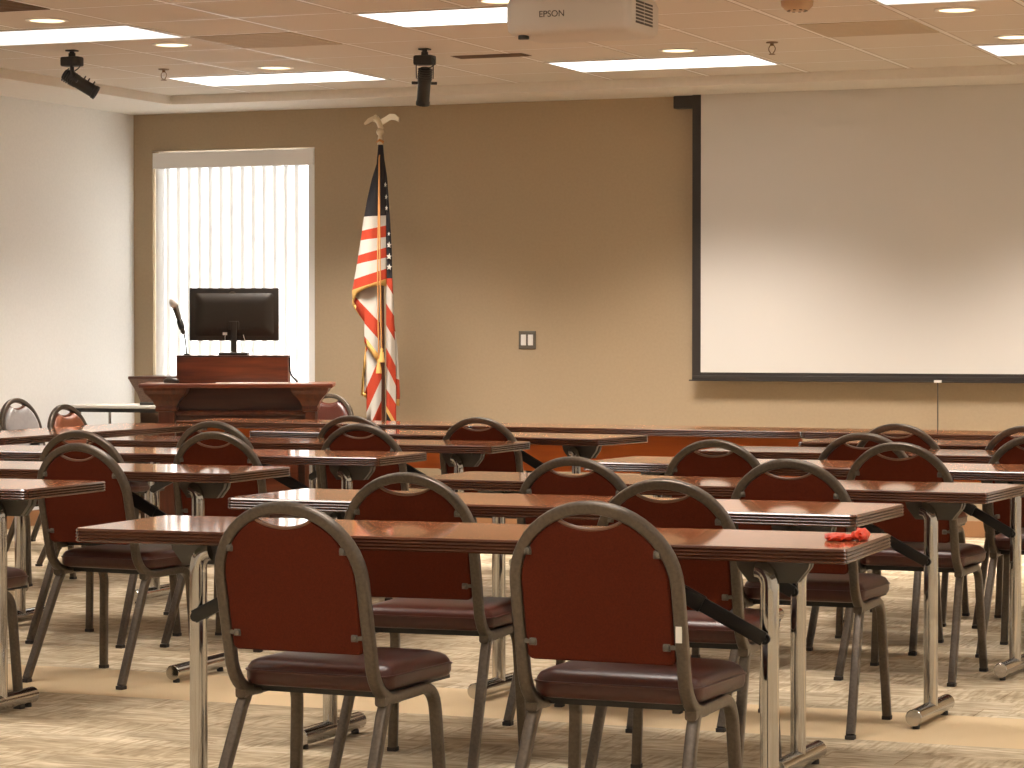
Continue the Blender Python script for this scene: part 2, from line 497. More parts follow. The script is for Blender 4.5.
chair0 = build_chair()
chair_used = [False]
def chair(x, y, rz, label, group='brown stacking chairs at the training tables', top=True):
    """x, y: where the top of the back stands"""
    o = copy_tree(chair0) if chair_used[0] else chair0
    chair_used[0] = True
    a = R(rz)
    ox, oy = -math.sin(a)*.105, math.cos(a)*.105
    o.location = (x+ox, y+oy, 0); o.rotation_euler = (0, 0, a)
    o['label'] = label; o['category'] = 'chair'; o['group'] = group
    return o

fl = chair(-2.783, 5.49, -2.5, 'brown stacking chair at the front table, the left one of the two nearest chairs')
frc = chair(-2.036, 5.49, -1, 'brown stacking chair at the front table with a small white sticker on its frame')
frc.scale = (1.025, 1, 1.022)
bm = bmesh.new(); zz = .565
bx(bm, HW-.007, HW+.007, lean(zz)-.0158, lean(zz)-.0136, zz-.026, zz+.026, Matrix.Translation((0, 0, 0)))
st = obj('sticker', bm, M['paper'], frc); st['label'] = 'small white sticker'
st.rotation_euler = (0, 0, 0)
chair(-3.035, 6.727, 3, 'brown stacking chair behind the front table, showing between the two nearest chairs')
chair(-2.28, 6.70, 2, 'brown stacking chair behind the front table, right of the sticker chair')
chair(-2.936, 7.76, 0, 'brown stacking chair at the third right-block table, its top seen above the sticker chair')
chair(-2.28, 7.88, 0, 'brown stacking chair whose seat shows under the right end of the front table')
chair(-2.93, 9.17, 0, 'brown stacking chair at the fourth right-block table, left of the two there')
chair(-2.265, 9.19, -2, 'brown stacking chair at the fourth right-block table, right of the two there')
chair(-2.600, 10.0, 0, 'brown stacking chair at the fifth right-block table, mostly hidden by the chair in front')
chair(-1.945, 10.03, 0, 'brown stacking chair cut by the right picture edge, lower of two')
chair(-2.72, 11.02, 0, 'brown stacking chair in the farthest right-block row, just left of the screen cord')
chair(-2.17, 11.0, 0, 'brown stacking chair cut by the right picture edge, higher and farther of the two there')
chair(-4.975, 7.07, -3, 'brown stacking chair cut by the left picture edge, only one front leg showing')
chair(-4.88, 8.06, -6, 'brown stacking chair in the left block, the nearest fully visible one there')
chair(-5.495, 9.08, 0, 'brown stacking chair at the far left peeking over the nearest left-block chair')
chair(-4.945, 9.17, 0, 'brown stacking chair in the middle of the left block, front one of the overlapping pair')
chair(-5.52, 10.22, 0, 'brown stacking chair in the left block, rear one of the overlapping pair before the lectern')
chair(-4.80, 10.17, 0, 'brown stacking chair below the flag, front one of its overlapping pair')
chair(-5.29, 11.12, 0, 'brown stacking chair just below the flag, rear one of its overlapping pair')
chair(-4.665, 11.13, 0, 'brown stacking chair right of the flag, standing alone at the end of its row')
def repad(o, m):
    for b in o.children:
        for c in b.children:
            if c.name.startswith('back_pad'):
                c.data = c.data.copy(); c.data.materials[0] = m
M['sheen_vinyl'] = mat('sheen_vinyl', (.36, .335, .325), .34, 0, .6, .1, 50)  # brown vinyl with the window sheen put into its colour
M['lit_vinyl'] = mat('lit_brown_vinyl', (.24, .075, .032), .38, 0, .5, .15, 50)  # same brown vinyl, lighter and warmer: light on the pad painted in
GS = 'chairs facing the room by the left wall and lectern'
repad(chair(-7.50, 12.25, -90, 'brown stacking chair facing right behind the lengthwise left table, nearer the lectern', GS), M['lit_vinyl'])
repad(chair(-8.43, 13.25, -92, 'stacking chair by the left wall whose padded front shines silver', GS), M['sheen_vinyl'])
repad(chair(-7.40, 11.28, -90, 'brown stacking chair behind the lengthwise left table, only its right edge in the picture', GS), M['lit_vinyl'])
chair(-7.25, 14.95, 172, 'brown stacking chair with padded front towards us, standing right behind the lectern', GS)

# ------------------------------------------------------------------ tables
TL, TD, TZ = 1.96, .51, .737
def build_table(L=TL, panel=False):
    """origin at the near left corner, on the floor; x along the long side"""
    root = empty('training_table', 'x', 'table')
    ol = rrect(0, L, 0, TD, .022, 5)
    bm = bmesh.new()
    stack(bm, [[(x, y, z) for x, y in inset(ol, d)] for d, z in ((.004, TZ-.030), (.004, TZ-.0015), (.0055, TZ))])
    obj('tabletop', bm, M['laminate'], root, 30)
    z0 = TZ-.034
    prof = [(.006, 0)]
    for k in range(4):
        for t in (0, .18, .5, .82):
            prof.append((.0045*(1-math.sin(PI*(t*.9+.05)))**.8, .0003+.0081*(k+t)))
    prof += [(.004, .0327), (.0045, .0336)]
    bm = bmesh.new()
    rings = [[(x, y, z0+z) for x, y in inset(ol, d)] for d, z in prof]
    rings.append([(x, y, z0+.0338) for x, y in inset(ol, .005)])
    rings.append([(x, y, z0) for x, y in inset(ol, .006)])
    vr = [[bm.verts.new(p) for p in r] for r in rings[:-1]]
    n = len(ol)
    for a, b in zip(vr, vr[1:]):
        for i in range(n): bm.faces.new((a[i], a[(i+1) % n], b[(i+1) % n], b[i]))
    bm.faces.new(vr[0][::-1])
    obj('edge_band', bm, M['edge'], root, 30)
    for sx, cx in ((1, .235), (-1, L-.235)):
        cy = .228
        bm = bmesh.new(); sweep(bm, [(cx, cy, .040), (cx, cy, .615)] + [tuple(v) for v in bez((cx, cy, .625), (cx, cy, .664), (cx+sx*.030, cy+.005, .668), 6)], section(.045, .045, 2, 20), Vector((0, 1, 0)))
        leg = obj('leg', bm, M['chrome'], root, 40)
        fy0, fy1 = .032, .424
        prof = [(.024, 0), (.026, .002), (.026, fy1-fy0-.002), (.024, fy1-fy0)]
        ft = obj('foot', lathe_bm(prof, 20, Matrix.Translation((cx, fy1, .037)) @ Matrix.Rotation(R(90), 4, 'X')), M['chrome'], leg, 40)
        for yy in (fy0+.03, fy1-.03):
            obj('glide', lathe_bm([(.012, 0), (.012, .010), (.008, .016)], 12, Matrix.Translation((cx, yy, 0))), M['cap'], leg, 40)
        # folded steel gusset under the top
        bm = bmesh.new()
        tz = TZ-.034
        for yo in (cy+.026, cy+.058):
            prof2 = [(-.095, 0), (.095, 0), (.086, -.035), (.058, -.070), (-.058, -.070), (-.086, -.035)]
            a = [bm.verts.new((cx+x, yo, tz+z)) for x, z in prof2]; b = [bm.verts.new((cx+x, yo+.02, tz+z)) for x, z in prof2]
            bm.faces.new(a); bm.faces.new(b[::-1])
            for i in range(6): bm.faces.new((a[i], a[(i+1) % 6], b[(i+1) % 6], b[i]))
        bx(bm, cx-.085, cx+.085, cy-.075, cy+.075, tz-.006, tz)
        bx(bm, cx-.050, cx+.050, cy+.02, cy+.08, tz-.020, tz-.006)
        obj('gusset', bm, M['underplate'], root, 30)
        # folding brace
        bm = bmesh.new()
        p0, p1 = Vector((cx+sx*.005, cy-.034, .505)), Vector((cx+sx*.36, cy-.034, TZ-.05))
        d = (p1-p0); ln = d.length; an = math.atan2(d.z, d.x)
        mt = Matrix.Translation(p0) @ Matrix.Rotation(-an, 4, 'Y')
        bx(bm, 0, ln*.55, -.006, .006, -.017, .017, mt, .002)
        bx(bm, ln*.42, ln, -.012, -.002, -.019, .019, mt, .002)
        bx(bm, ln*.42, ln, .003, .012, -.019, .019, mt, .002)
        lathe(bm, [(.013, 0), (.013, .062), (.006, .062), (.006, .070)], 12, Matrix.Translation((p0.x, cy+.030, p0.z)) @ Matrix.Rotation(R(90), 4, 'X'))
        bx(bm, p1.x-.03, p1.x+.03, cy-.05, cy-.018, TZ-.052, TZ-.034)
        obj('brace', bm, M['brace'], root, 30)
    if panel:
        p = obj('modesty_panel', box(.05, L-.05, TD/2-.10, TD/2-.082, .505, TZ-.038, bevel=.002), M['oranged'], root)
        p['label'] = 'orange wood front panel'
        bm = bmesh.new()
        for cx in (.5, L-.5): bx(bm, cx-.03, cx+.03, TD/2-.082, TD/2-.02, TZ-.10, TZ-.034)
        obj('panel_bracket', bm, M['black'], root)
    return root

table0 = build_table(); tused = [False]
GT = 'narrow wood-topped folding training tables'
def table(x, y, rz, label, right=False, proto=None, group=GT, L=TL, k=1.):
    if proto is not None: o = proto
    else:
        o = copy_tree(table0) if tused[0] else table0
        tused[0] = True
    a = R(rz)
    if right: x, y = x-L*math.cos(a), y-L*math.sin(a)
    o.location = (x, y, 0); o.rotation_euler = (0, 0, a); o.scale = (k, 1, 1)
    o['label'] = label; o['category'] = 'table'; o['group'] = group
    return o
table(-3.520, 5.79, 2.4, 'brown laminate folding table nearest the viewer with a red wrapper on it')
table(-3.747, 7.018, -1.2, 'brown laminate folding table directly behind the front one, second in the right block', k=.978)
table(-1.712, 8.07, -2.2, 'brown laminate folding table third in the right block, its chrome foot on the tan stripe', True)
table(-3.53, 9.43, -3.8, 'brown laminate folding table fourth in the right block, running out of the picture at right', k=.925)
table(-3.43, 10.47, -.5, 'brown laminate folding table fifth in the right block, left end behind a chair')
table(-3.27, 11.44, -1.5, 'brown laminate folding table farthest in the right block, just before the head tables')
table(-4.505, 7.14, 1, 'brown laminate folding table at the left picture edge, nearest of the left block', True)
table(-4.36, 8.19, 1, 'brown laminate folding table second in the left block, reflecting the bright window', True)
table(-4.365, 9.43, 1.5, 'brown laminate folding table third in the left block, behind the window-reflecting one', True)
table(-4.36, 10.55, 1.5, 'brown laminate folding table fourth in the left block, its right end below the flag', True)
table(-4.20, 11.42, -9, 'brown laminate folding table farthest in the left block, before the orange panel', True)
# tables along the left side, long side running away from us
sd = table(-6.755, 10.52, 90, 'brown laminate folding table set lengthwise on the left, with chairs behind it')
# head tables with orange front panels
LF = 1.80
GH = 'head tables with orange front panels'
h1 = build_table(LF, True)
q = R(-4.2); hx, hy = -7.18, 12.86
labs = ['head table with orange front panel standing before the wooden lectern',
        'head table with orange front panel below the light switch, middle of its row',
        'head table with orange front panel standing under the projection screen']
for i in range(3):
    o = h1 if i == 0 else copy_tree(h1)
    table(hx+i*(LF+.006)*math.cos(q), hy+i*(LF+.006)*math.sin(q), -4.2, labs[i], False, o, GH, LF)

# red crumpled wrapper on the front table
bm = bmesh.new()
def blob(cx, cy, sx, sy, sz, seed):
    rnd = random.Random(seed)
    r = bmesh.ops.create_icosphere(bm, subdivisions=3, radius=1)
    for v in r['verts']:
        n = 1+.16*math.sin(7*v.co.x+seed)*math.cos(6*v.co.y)+rnd.uniform(-.09, .09)
        v.co = Vector((cx+v.co.x*sx*n, cy+v.co.y*sy*n, max(0, v.co.z*sz*n+sz*.75)))
blob(-.026, -.006, .026, .05, .010, 1); blob(.030, .02, .019, .045, .016, 4); blob(.004, .0, .018, .022, .008, 9)
wr = obj('candy_wrapper', bm, M['redwrap'], None, 50)
wr.location = (-1.63, 6.13, TZ+.0005); wr.rotation_euler = (0, 0, R(5))
tag(wr, 'small crumpled bright red wrapper on the right end of the front table', 'wrapper')

# ------------------------------------------------------------------ lectern
lec = empty('lectern', 'wide mahogany lectern with stepped crown moulding in front of the window', 'lectern', (-7.29, 13.80, 0), R(24))
W2 = .452; DP = .42
def profile_wrap(bm, prof, hw, y0, y1, zoff=0):
    """sweep moulding (offset, z) round three sides of a box"""
    for (o0, z0), (o1, z1) in zip(prof, prof[1:]):
        a = [(-hw-o0, y1), (-hw-o0, y0-o0), (hw+o0, y0-o0), (hw+o0, y1)]
        b = [(-hw-o1, y1), (-hw-o1, y0-o1), (hw+o1, y0-o1), (hw+o1, y1)]
        va = [bm.verts.new((*p, z0+zoff)) for p in a]; vb = [bm.verts.new((*p, z1+zoff)) for p in b]
        for i in range(3): bm.faces.new((va[i], va[i+1], vb[i+1], vb[i]))
PW = .095
obj('body', box(-W2, W2, .09, DP, .06, .90, bevel=.004), M['mahog_dark_shaded'], lec)  # darker wood: shade of the recess under the desktop put into the colour
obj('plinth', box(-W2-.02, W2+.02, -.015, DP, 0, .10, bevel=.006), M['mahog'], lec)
crown = [(-.01, .755), (.012, .76), (.016, .775), (.012, .79), (.02, .80), (.028, .82), (.044, .84), (.066, .862), (.076, .88), (.080, .897), (-.01, .897)]
for sx in (-1, 1):
    pw = PW if sx < 0 else .06; x0, x1 = min(sx*W2, sx*(W2-pw)), max(sx*W2, sx*(W2-pw))
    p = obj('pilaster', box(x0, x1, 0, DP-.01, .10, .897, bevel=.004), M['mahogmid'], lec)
    bm = bmesh.new(); profile_wrap(bm, crown, pw/2, 0, DP-.02)
    bmesh.ops.transform(bm, matrix=Matrix.Translation(((x0+x1)/2, 0, 0)), verts=bm.verts)
    obj('crown_moulding', bm, M['mahogmid'], p, 50)
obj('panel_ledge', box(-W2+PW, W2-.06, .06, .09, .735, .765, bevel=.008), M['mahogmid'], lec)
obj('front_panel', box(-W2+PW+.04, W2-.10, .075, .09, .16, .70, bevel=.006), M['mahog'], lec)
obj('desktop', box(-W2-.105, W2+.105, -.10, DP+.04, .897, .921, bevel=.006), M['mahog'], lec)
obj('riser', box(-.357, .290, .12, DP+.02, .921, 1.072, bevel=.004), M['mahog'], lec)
obj('riser_cap', box(-.359, .292, .118, DP+.022, 1.072, 1.082, bevel=.003), M['mahog_dark_shaded'], lec)

def on_lec(x, y, z):
    a = R(24); return (-7.29+x*math.cos(a)-y*math.sin(a), 13.80+x*math.sin(a)+y*math.cos(a), z)
# monitor, seen from behind
mon = empty('computer_monitor', 'black computer monitor seen from behind on the lectern', 'monitor', on_lec(-.033, .30, 1.082), R(24))
mx0, mx1, mz0, mz1 = -.262, .262, .085, .395
bm = bmesh.new(); bx(bm, mx0, mx1, -.012, .010, mz0, mz1, bevel=.005)
stack(bm, [[(x, y, z) for x, z in rrect(a0, a1, b0, b1, .02)] for a0, a1, b0, b1, y in ((mx0+.03, mx1-.03, mz0+.03, mz1-.03, -.012), (mx0+.05, mx1-.05, mz0+.05, mz1-.05, -.028), (mx0+.09, mx1-.09, mz0+.08, mz1-.09, -.036))])
obj('housing', bm, M['blackplastic'], mon, 40)
bm = bmesh.new()
for i in range(18): bx(bm, -.10+i*.0118, -.094+i*.0118, -.0385, -.0345, .150, .166)
obj('vent', bm, M['black'], mon)
obj('screen_panel', box(mx0+.008, mx1-.008, .0095, .0115, mz0+.012, mz1-.008), M['black'], mon)
obj('badge', lathe_bm([(.024, 0), (.024, .0015), (.020, .0015), (.020, .0025)], 20, Matrix.Translation((-.01, -.0125, .352)) @ Matrix.Rotation(R(90), 4, 'X')), M['bracket'], mon, 40)
bm = bmesh.new(); bx(bm, -.017, .017, -.052, -.034, .01, .20, bevel=.004); bx(bm, -.03, .03, -.046, -.012, .15, .20, bevel=.004)
obj('stand_post', bm, M['blackplastic'], mon)
obj('stand_base', box(-.085, .085, -.13, .06, 0, .016, bevel=.006), M['blackplastic'], mon)
bm = bmesh.new()
sweep(bm, [tuple(v) for v in bez((-.05, -.04, .13), (-.06, -.05, .04), (-.01, -.06, .02), 8)], section(.004, .004, 2, 6))
sweep(bm, [tuple(v) for v in bez((.055, -.036, .12), (.07, -.05, .05), (.12, -.05, .018), 8)], section(.004, .004, 2, 6))
obj('cable', bm, M['paper'], mon, 60)
bm = bmesh.new(); bx(bm, -.065, -.04, -.045, -.03, .118, .134)
obj('plug', bm, M['white'], mon)
# microphone on gooseneck
mic = empty('microphone', 'silver-headed handheld microphone clipped to a thin gooseneck on the lectern', 'microphone', on_lec(-.308, .24, 1.082), 0)
obj('base', lathe_bm([(.018, 0), (.018, .006), (.006, .012)], 14), M['black'], mic, 40)
obj('gooseneck', tube([tuple(v) for v in bez((0, 0, .01), (-.004, 0, .10), (-.030, 0, .165), 8)], .0042, 8), M['black'], mic, 60)
dirv = Vector((-.36, 0, 1)).normalized(); rot = Vector((0, 0, 1)).rotation_difference(dirv).to_matrix().to_4x4()
p0 = Vector((-.022, 0, .135))
obj('clip', lathe_bm([(.017, 0), (.019, .03), (.019, .05), (.017, .055)], 14, Matrix.Translation(p0+dirv*.02) @ rot), M['black'], mic, 40)
obj('handle', lathe_bm([(.010, -.01), (.0125, 0), (.0165, .13), (.019, .155)], 14, Matrix.Translation(p0) @ rot), M['grille'], mic, 40)
obj('head', lathe_bm([(.019, .155), (.026, .166), (.0275, .18), (.025, .198), (.016, .211), (.004, .215)], 14, Matrix.Translation(p0) @ rot), M['white'], mic, 60)
# small things on the lectern desk
ms = obj('computer_mouse', lathe_bm([(.03, 0), (.034, .008), (.030, .022), (.016, .032), (.003, .034)], 16), M['blackplastic'], None, 60)
ms.scale = (1.5, 1, 1); ms.location = on_lec(-.385, .10, .923); tag(ms, 'dark computer mouse on the left end of the lectern desk', 'mouse')
pp = obj('paper_sheet', box(-.21, .21, -.05, .05, 0, .004), M['paper'])
pp.location = on_lec(.09, .03, .9215); pp.rotation_euler = (0, 0, R(24)); tag(pp, 'white sheets of paper lying on the lectern desk before the monitor', 'paper')
cb = obj('power_cord', tube([on_lec(.297, .15, 1.07), on_lec(.300, .14, .99), on_lec(.314, .13, .96), on_lec(.345, .12, .928)], .006, 8), M['black'], None, 60)
tag(cb, 'black cord dropping from the right end of the lectern riser', 'cord')

# side cabinet behind the lectern
sc = empty('side_cabinet', 'brown cabinet with flared top edge, half hidden behind the lectern on the left', 'cabinet', (-8.37, 15.08, 0), R(10))
M['cabinet'] = mat('speckled_brown', (.16, .085, .05), .5, 0, .4, .5, 150)
obj('body', box(-.27, .27, 0, .35, 0, .76, bevel=.004), M['cabinet'], sc)
bm = bmesh.new(); profile_wrap(bm, [(-.005, .755), (0, .78), (.012, .82), (.035, .87), (.055, .915), (-.01, .915)], .27, 0, .35)
obj('flared_moulding', bm, M['cabinet'], sc, 50)
obj('top', box(-.33, .33, -.06, .38, .915, .935, bevel=.005), M['mahog_dark_shaded'], sc)

# little white-topped table by the left wall
t = empty('side_table', 'small white-topped table against the left wall beside the lectern', 'table', (-8.50, 14.78, 0), R(2))
obj('tabletop', box(-.36, .40, -.22, .25, .742, .762, bevel=.005), M['white'], t)
obj('apron', box(-.34, .38, -.20, .23, .718, .742), M['black'], t)
for x, y in ((-.32, -.18), (.30, -.18), (-.32, .21), (.36, .21)):
    obj('leg', tube([(x, y, 0), (x, y, .72)], .011, 12, Vector((1, 0, 0))), M['chrome'], t, 40)
pk = obj('paper_stack', box(-.045, .045, -.07, .07, 0, .042, bevel=.003), M['paper']); pk.location = (-8.235, 14.66, .763); pk.rotation_euler = (0, 0, R(6))
tag(pk, 'short stack of white paper on the small white side table', 'paper')
rm = obj('remote_control', box(-.045, .045, -.02, .02, 0, .018, bevel=.005), M['blackplastic']); rm.location = (-8.37, 14.66, .763); rm.rotation_euler = (0, 0, R(20))
tag(rm, 'small black remote control on the white side table', 'remote')
bn = empty('dark_box', 'dark grey box under the white side table by the left wall', 'bin', (-8.66, 14.80, 0))  # dark open-topped box under the tabletop
bm = bmesh.new(); stack(bm, [[(x*k, y*k, z) for x, y in rrect(-.11, .11, -.14, .14, .03)] for k, z in ((.8, 0), (1, .56), (1.04, .56), (1.04, .58), (.97, .58), (.8, .02))]); obj('body', bm, M['greybox'], bn, 40)

# ------------------------------------------------------------------ flag
FXS, FZS, FYB = .00687, .00628, 15.35
def FP(px, py): return ((px-380)*FXS, (275-py)*FZS+1.575)          # local x, z from sketch units
flag = empty('flag', 'furled American flag with gold fringe on a wooden pole topped by an eagle', 'flag', (-7.094, FYB, 0))
pb, ptp = Vector((.028, 0, .045)), Vector((0, 0, 2.40))
obj('pole', tube([pb, ptp], .0135, 14), M['pole'], flag, 40)
obj('stand', lathe_bm([(.14, 0), (.14, .012), (.10, .03), (.05, .04), (.03, .07), (.018, .10)], 28, Matrix.Translation((.028, 0, 0))), M['gold'], flag, 40)
obj('ferrule', lathe_bm([(.012, 2.387), (.017, 2.392), (.015, 2.427), (.012, 2.442), (.012, 2.450), (.019, 2.456), (.024, 2.469), (.024, 2.477), (.017, 2.490), (.010, 2.496)], 16), M['gold'], flag, 50)
# eagle
eag = obj('eagle', tube([(.004, .01, 2.487), (.002, .0, 2.507), (-.004, -.012, 2.532), (-.010, -.03, 2.555), (-.016, -.045, 2.562)], .017, 10), M['gold'], flag, 60)
for sx in (-1, 1):
    bm = bmesh.new()
    pts = [((0, 2.507), (0, 2.547)), ((.035, 2.527), (.03, 2.564)), ((.065, 2.547), (.06, 2.584)), ((.095, 2.544), (.09, 2.582)), ((.115, 2.532), (.118, 2.557))] if sx > 0 else \
          [((0, 2.507), (0, 2.547)), ((-.035, 2.532), (-.03, 2.562)), ((-.065, 2.540), (-.06, 2.572)), ((-.095, 2.527), (-.095, 2.560)), ((-.120, 2.520), (-.125, 2.532))]
    rings = []
    for (a, b), yo in zip(pts, (0, .012, .022, .030, .036)):
        th = .007
        rings.append([(a[0], yo-th, a[1]), (b[0], yo-th, b[1]), (b[0], yo+th, b[1]), (a[0], yo+th, a[1])])
    stack(bm, rings)
    bmesh.ops.subdivide_edges(bm, edges=bm.edges[:], cuts=1, use_grid_fill=True)
    obj('wing', bm, M['gold'], eag, 50)

def clip(poly, a, b, c):
    """keep a*x+b*y <= c"""
    out = []
    for i in range(len(poly)):
        p, q = poly[i-1], poly[i]
        dp, dq = a*p[0]+b*p[1]-c, a*q[0]+b*q[1]-c
        if (dp <= 0) != (dq <= 0):
            t_ = dp/(dp-dq); out.append((p[0]+t_*(q[0]-p[0]), p[1]+t_*(q[1]-p[1])))
        if dq <= 0: out.append(q)
    return out

CLOTH_MATS = [M['fred'], M['fwhite'], M['fnavy'], M['fringe']]
def cloth(name, patches):
    bm = bmesh.new()
    for poly, lines, mats, depth in patches:
        # lines: list of ((x0,y0),(x1,y1)) from top to bottom, left to right; mats: one more than lines
        x0 = min(p[0] for p in poly); x1 = max(p[0] for p in poly)
        ns = max(2, int((x1-x0)/1.3))
        for i, mi in enumerate(mats):
            pl = poly
            if i > 0:
                (ax, ay), (bx_, by) = lines[i-1]; s = (by-ay)/(bx_-ax); pl = clip(pl, s, -1, s*ax-ay)
            if i < len(lines):
                (ax, ay), (bx_, by) = lines[i]; s = (by-ay)/(bx_-ax); pl = clip(pl, -s, 1, -s*ax+ay)
            if len(pl) < 3: continue
            for k in range(ns):
                u0, u1 = x0+(x1-x0)*k/ns, x0+(x1-x0)*(k+1)/ns
                q = clip(clip(pl, -1, 0, -u0), 1, 0, u1)
                if len(q) < 3: continue
                ar = sum(q[j-1][0]*q[j][1]-q[j][0]*q[j-1][1] for j in range(len(q)))
                if abs(ar) < .02: continue
                vs = []
                for (px, py) in q:
                    X, Z = FP(px, py); dy = depth((px-x0)/(x1-x0), py); vs.append(bm.verts.new((X-.45*dy, dy, Z)))
                f = bm.faces.new(vs); f.material_index = mi
    bmesh.ops.remove_doubles(bm, verts=bm.verts, dist=.0004)
    o = obj(name, bm, None, flag, 70, CLOTH_MATS)
    so = o.modifiers.new('thickness', 'SOLIDIFY'); so.thickness = .003; so.offset = 0
    return o
R_, W_, N_, G_ = 0, 1, 2, 3
def bulge(base, amp, ph=0): return lambda s, y: base - amp*math.sin(PI*(.12+.80*s)) + .006*math.sin(s*9+y*.03+ph)
# front fold: canton and level stripes
cloth('front_fold', [
    ([(378.5, 146), (383, 146), (384, 160), (386.3, 190), (386.3, 287), (380, 285), (366, 288.5), (357, 293.5), (352.5, 303), (352, 291), (356, 270), (360, 246), (364, 219), (367.5, 200), (372, 180), (376.8, 165)],
     [((364, 217.5), (386, 216)), ((361.5, 231.5), (386, 226)), ((359.5, 241), (386, 237.5)), ((357.5, 256), (386, 248)), ((356, 264.5), (386, 258)), ((354, 279.5), (386, 269)), ((352, 290), (386, 279))],
     [N_, W_, R_, W_, R_, W_, R_, G_], bulge(-.03, .085)),
])
# turned-under fold with slanting stripes
cloth('under_fold', [
    ([(354, 296), (360, 291.5), (368, 287), (379.5, 286), (379.5, 365), (364.3, 342), (364.3, 322), (357, 311), (352.5, 304)],
     [((362, 291), (379.5, 309)), ((354, 296.5), (379.5, 323)), ((354, 311), (379.5, 341)), ((354, 320.5), (379.5, 355.5))][0:0] +
     [((360, 292), (379.5, 306)), ((354, 295.5), (379.5, 322.5)), ((354, 311.5), (379.5, 340.5)), ((354, 322.5), (379.5, 356)), ],
     [W_, W_, R_, W_, R_, ], bulge(-.02, .05)),
    ([(364.2, 336), (379.5, 355.5), (379.5, 365), (364.2, 343)], [], [G_], bulge(-.026, .052)),
    ([(352, 299), (354.5, 304), (365, 318), (365, 323), (356, 311.5), (352.2, 305)], [], [G_], bulge(-.026, .03)),
])
cloth('lower_fold', [
    ([(366, 344), (379, 362), (383, 372), (383.5, 424), (366.3, 424), (366.3, 394), (361.8, 391.5), (363.2, 372)],
     [((361, 364), (383, 312)), ((361, 400), (383, 349)), ((361, 424), (383, 374.5)), ((361, 446), (383, 396)), ((361, 468), (383, 418))],
     [R_, W_, R_, W_, R_, W_], bulge(.0, .03)),
    ([(365.2, 346), (367, 348), (364.2, 372), (362.8, 392), (366.3, 394), (366.3, 398), (360.6, 395), (362, 372)], [], [G_], bulge(-.008, .02)),
])
cloth('right_fold', [
    ([(383, 146), (384.2, 160), (387, 178), (388.6, 200), (390.2, 222), (391.7, 250), (392.2, 279), (393.2, 300), (394.2, 330), (395.3, 350), (395.8, 380), (395.8, 424), (386.2, 424), (386.2, 190), (382, 150)],
     [((386, 278.5), (392, 278.5)), ((386, 283), (394, 296.5)), ((386, 303), (395, 318)), ((386, 324.5), (395, 341)), ((386, 347), (395, 365)), ((386, 365), (395, 384)), ((386, 388), (395, 402.5)), ((386, 405), (395, 421)), ((386, 411), (395, 428))],
     [N_, R_, W_, R_, W_, R_, W_, R_, G_, N_][:10], bulge(-.01, .05, 2)),
])
cloth('rear_fold', [
    ([(393, 318), (395, 330), (397, 345), (398.5, 370), (399.6, 396), (399, 406), (394, 404)],
     [((390, 325), (400, 338)), ((390, 376), (400, 380)), ((390, 398), (400, 399))], [R_, W_, R_, G_], bulge(.02, .02)),
])
def star(bm, cx, cz, y, r, tilt=0, sq=1.):
    vs = [bm.verts.new((cx+sq*(r if i % 2 == 0 else r*.42)*math.sin(PI*i/5+tilt), y, cz+(r if i % 2 == 0 else r*.42)*math.cos(PI*i/5+tilt))) for i in range(10)]
    vb = [bm.verts.new((v.co.x, y+.004, v.co.z)) for v in vs]
    bm.faces.new(vs); bm.faces.new(vb[::-1])
    for i in range(10): bm.faces.new((vs[i], vs[(i+1) % 10], vb[(i+1) % 10], vb[i]))
bm = bmesh.new()
for px, py, r, sq, y in ((368.5, 208.5, .022, 1, -.094), (369.3, 196, .018, .5, -.085), (389.0, 234.5, .013, .8, -.070), (389.2, 245.5, .020, .85, -.072), (389.3, 257, .021, .9, -.072), (389.3, 267.5, .021, .95, -.072), (385.6, 186, .016, .6, -.098), (386.4, 198, .016, .6, -.082), (386.6, 209, .016, .6, -.082)):
    X, Z = FP(px, py); star(bm, X-.45*y, Z, y-.004, r, .1, sq)
obj('stars', bm, M['fwhite'], flag)
bm = bmesh.new()
for xa, xb, zb in ((378.6, 378.6, 363), (381.0, 381.5, 352)):
    X0, Z0 = FP(380.4, 146); X1, Z1 = FP(xb, zb)
    sweep(bm, [(X0+.013, -.03, Z0), (FP(380, 160)[0]+.045, -.11, FP(380, 160)[1]), (FP(xa, 270)[0]+.055, -.135, FP(xa, 270)[1]), (X1+.045, -.10, Z1)], section(.009, .009, 2, 8))
sweep(bm, [(.006, .014, 2.405), (-.016, -.004, 2.41), (.004, -.02, 2.42), (.02, 0, 2.41), (.004, .018, 2.40)], section(.016, .016, 2, 8))
obj('cord', bm, M['rope'], flag, 60)
for px, py in ((378.8, 362), (381.8, 351)):
    X, Z = FP(px, py)
    obj('tassel', lathe_bm([(.006, .02), (.011, .012), (.007, 0), (.012, -.01), (.019, -.068), (.017, -.07)], 12, Matrix.Translation((X+.047, -.105, Z))), M['fringe'], flag, 50)

# ------------------------------------------------------------------ screen, switch
scn = empty('projection_screen', 'pull-down white projection screen with black border hanging on the front wall', 'projection screen', (-3.65, YF-.085, 0))
SL = -5.102+3.65; SR = -SL
obj('screen_surface', box(SL, SR, -.0015, .0, .971, 2.669), M['screen'], scn)
bm = bmesh.new()
for a in ((SL-.055, SL, .925, 2.669), (SR, SR+.055, .925, 2.669), (SL, SR, .930, .971)): bx(bm, a[0], a[1], -.0018, .0002, a[2], a[3])
obj('border', bm, M['screenblack'], scn)
bm = bmesh.new(); bx(bm, SL-.055, SR+.055, -.006, .006, .926, .952, bevel=.003); bx(bm, SL-.075, SR+.075, -.008, .008, .918, .926, bevel=.002)
obj('bottom_bar', bm, M['screenblack'], scn)
obj('roller_case', box(SL-.185, SR+.185, .015, .08, 2.590, 2.668, bevel=.006), M['screenblack'], scn)
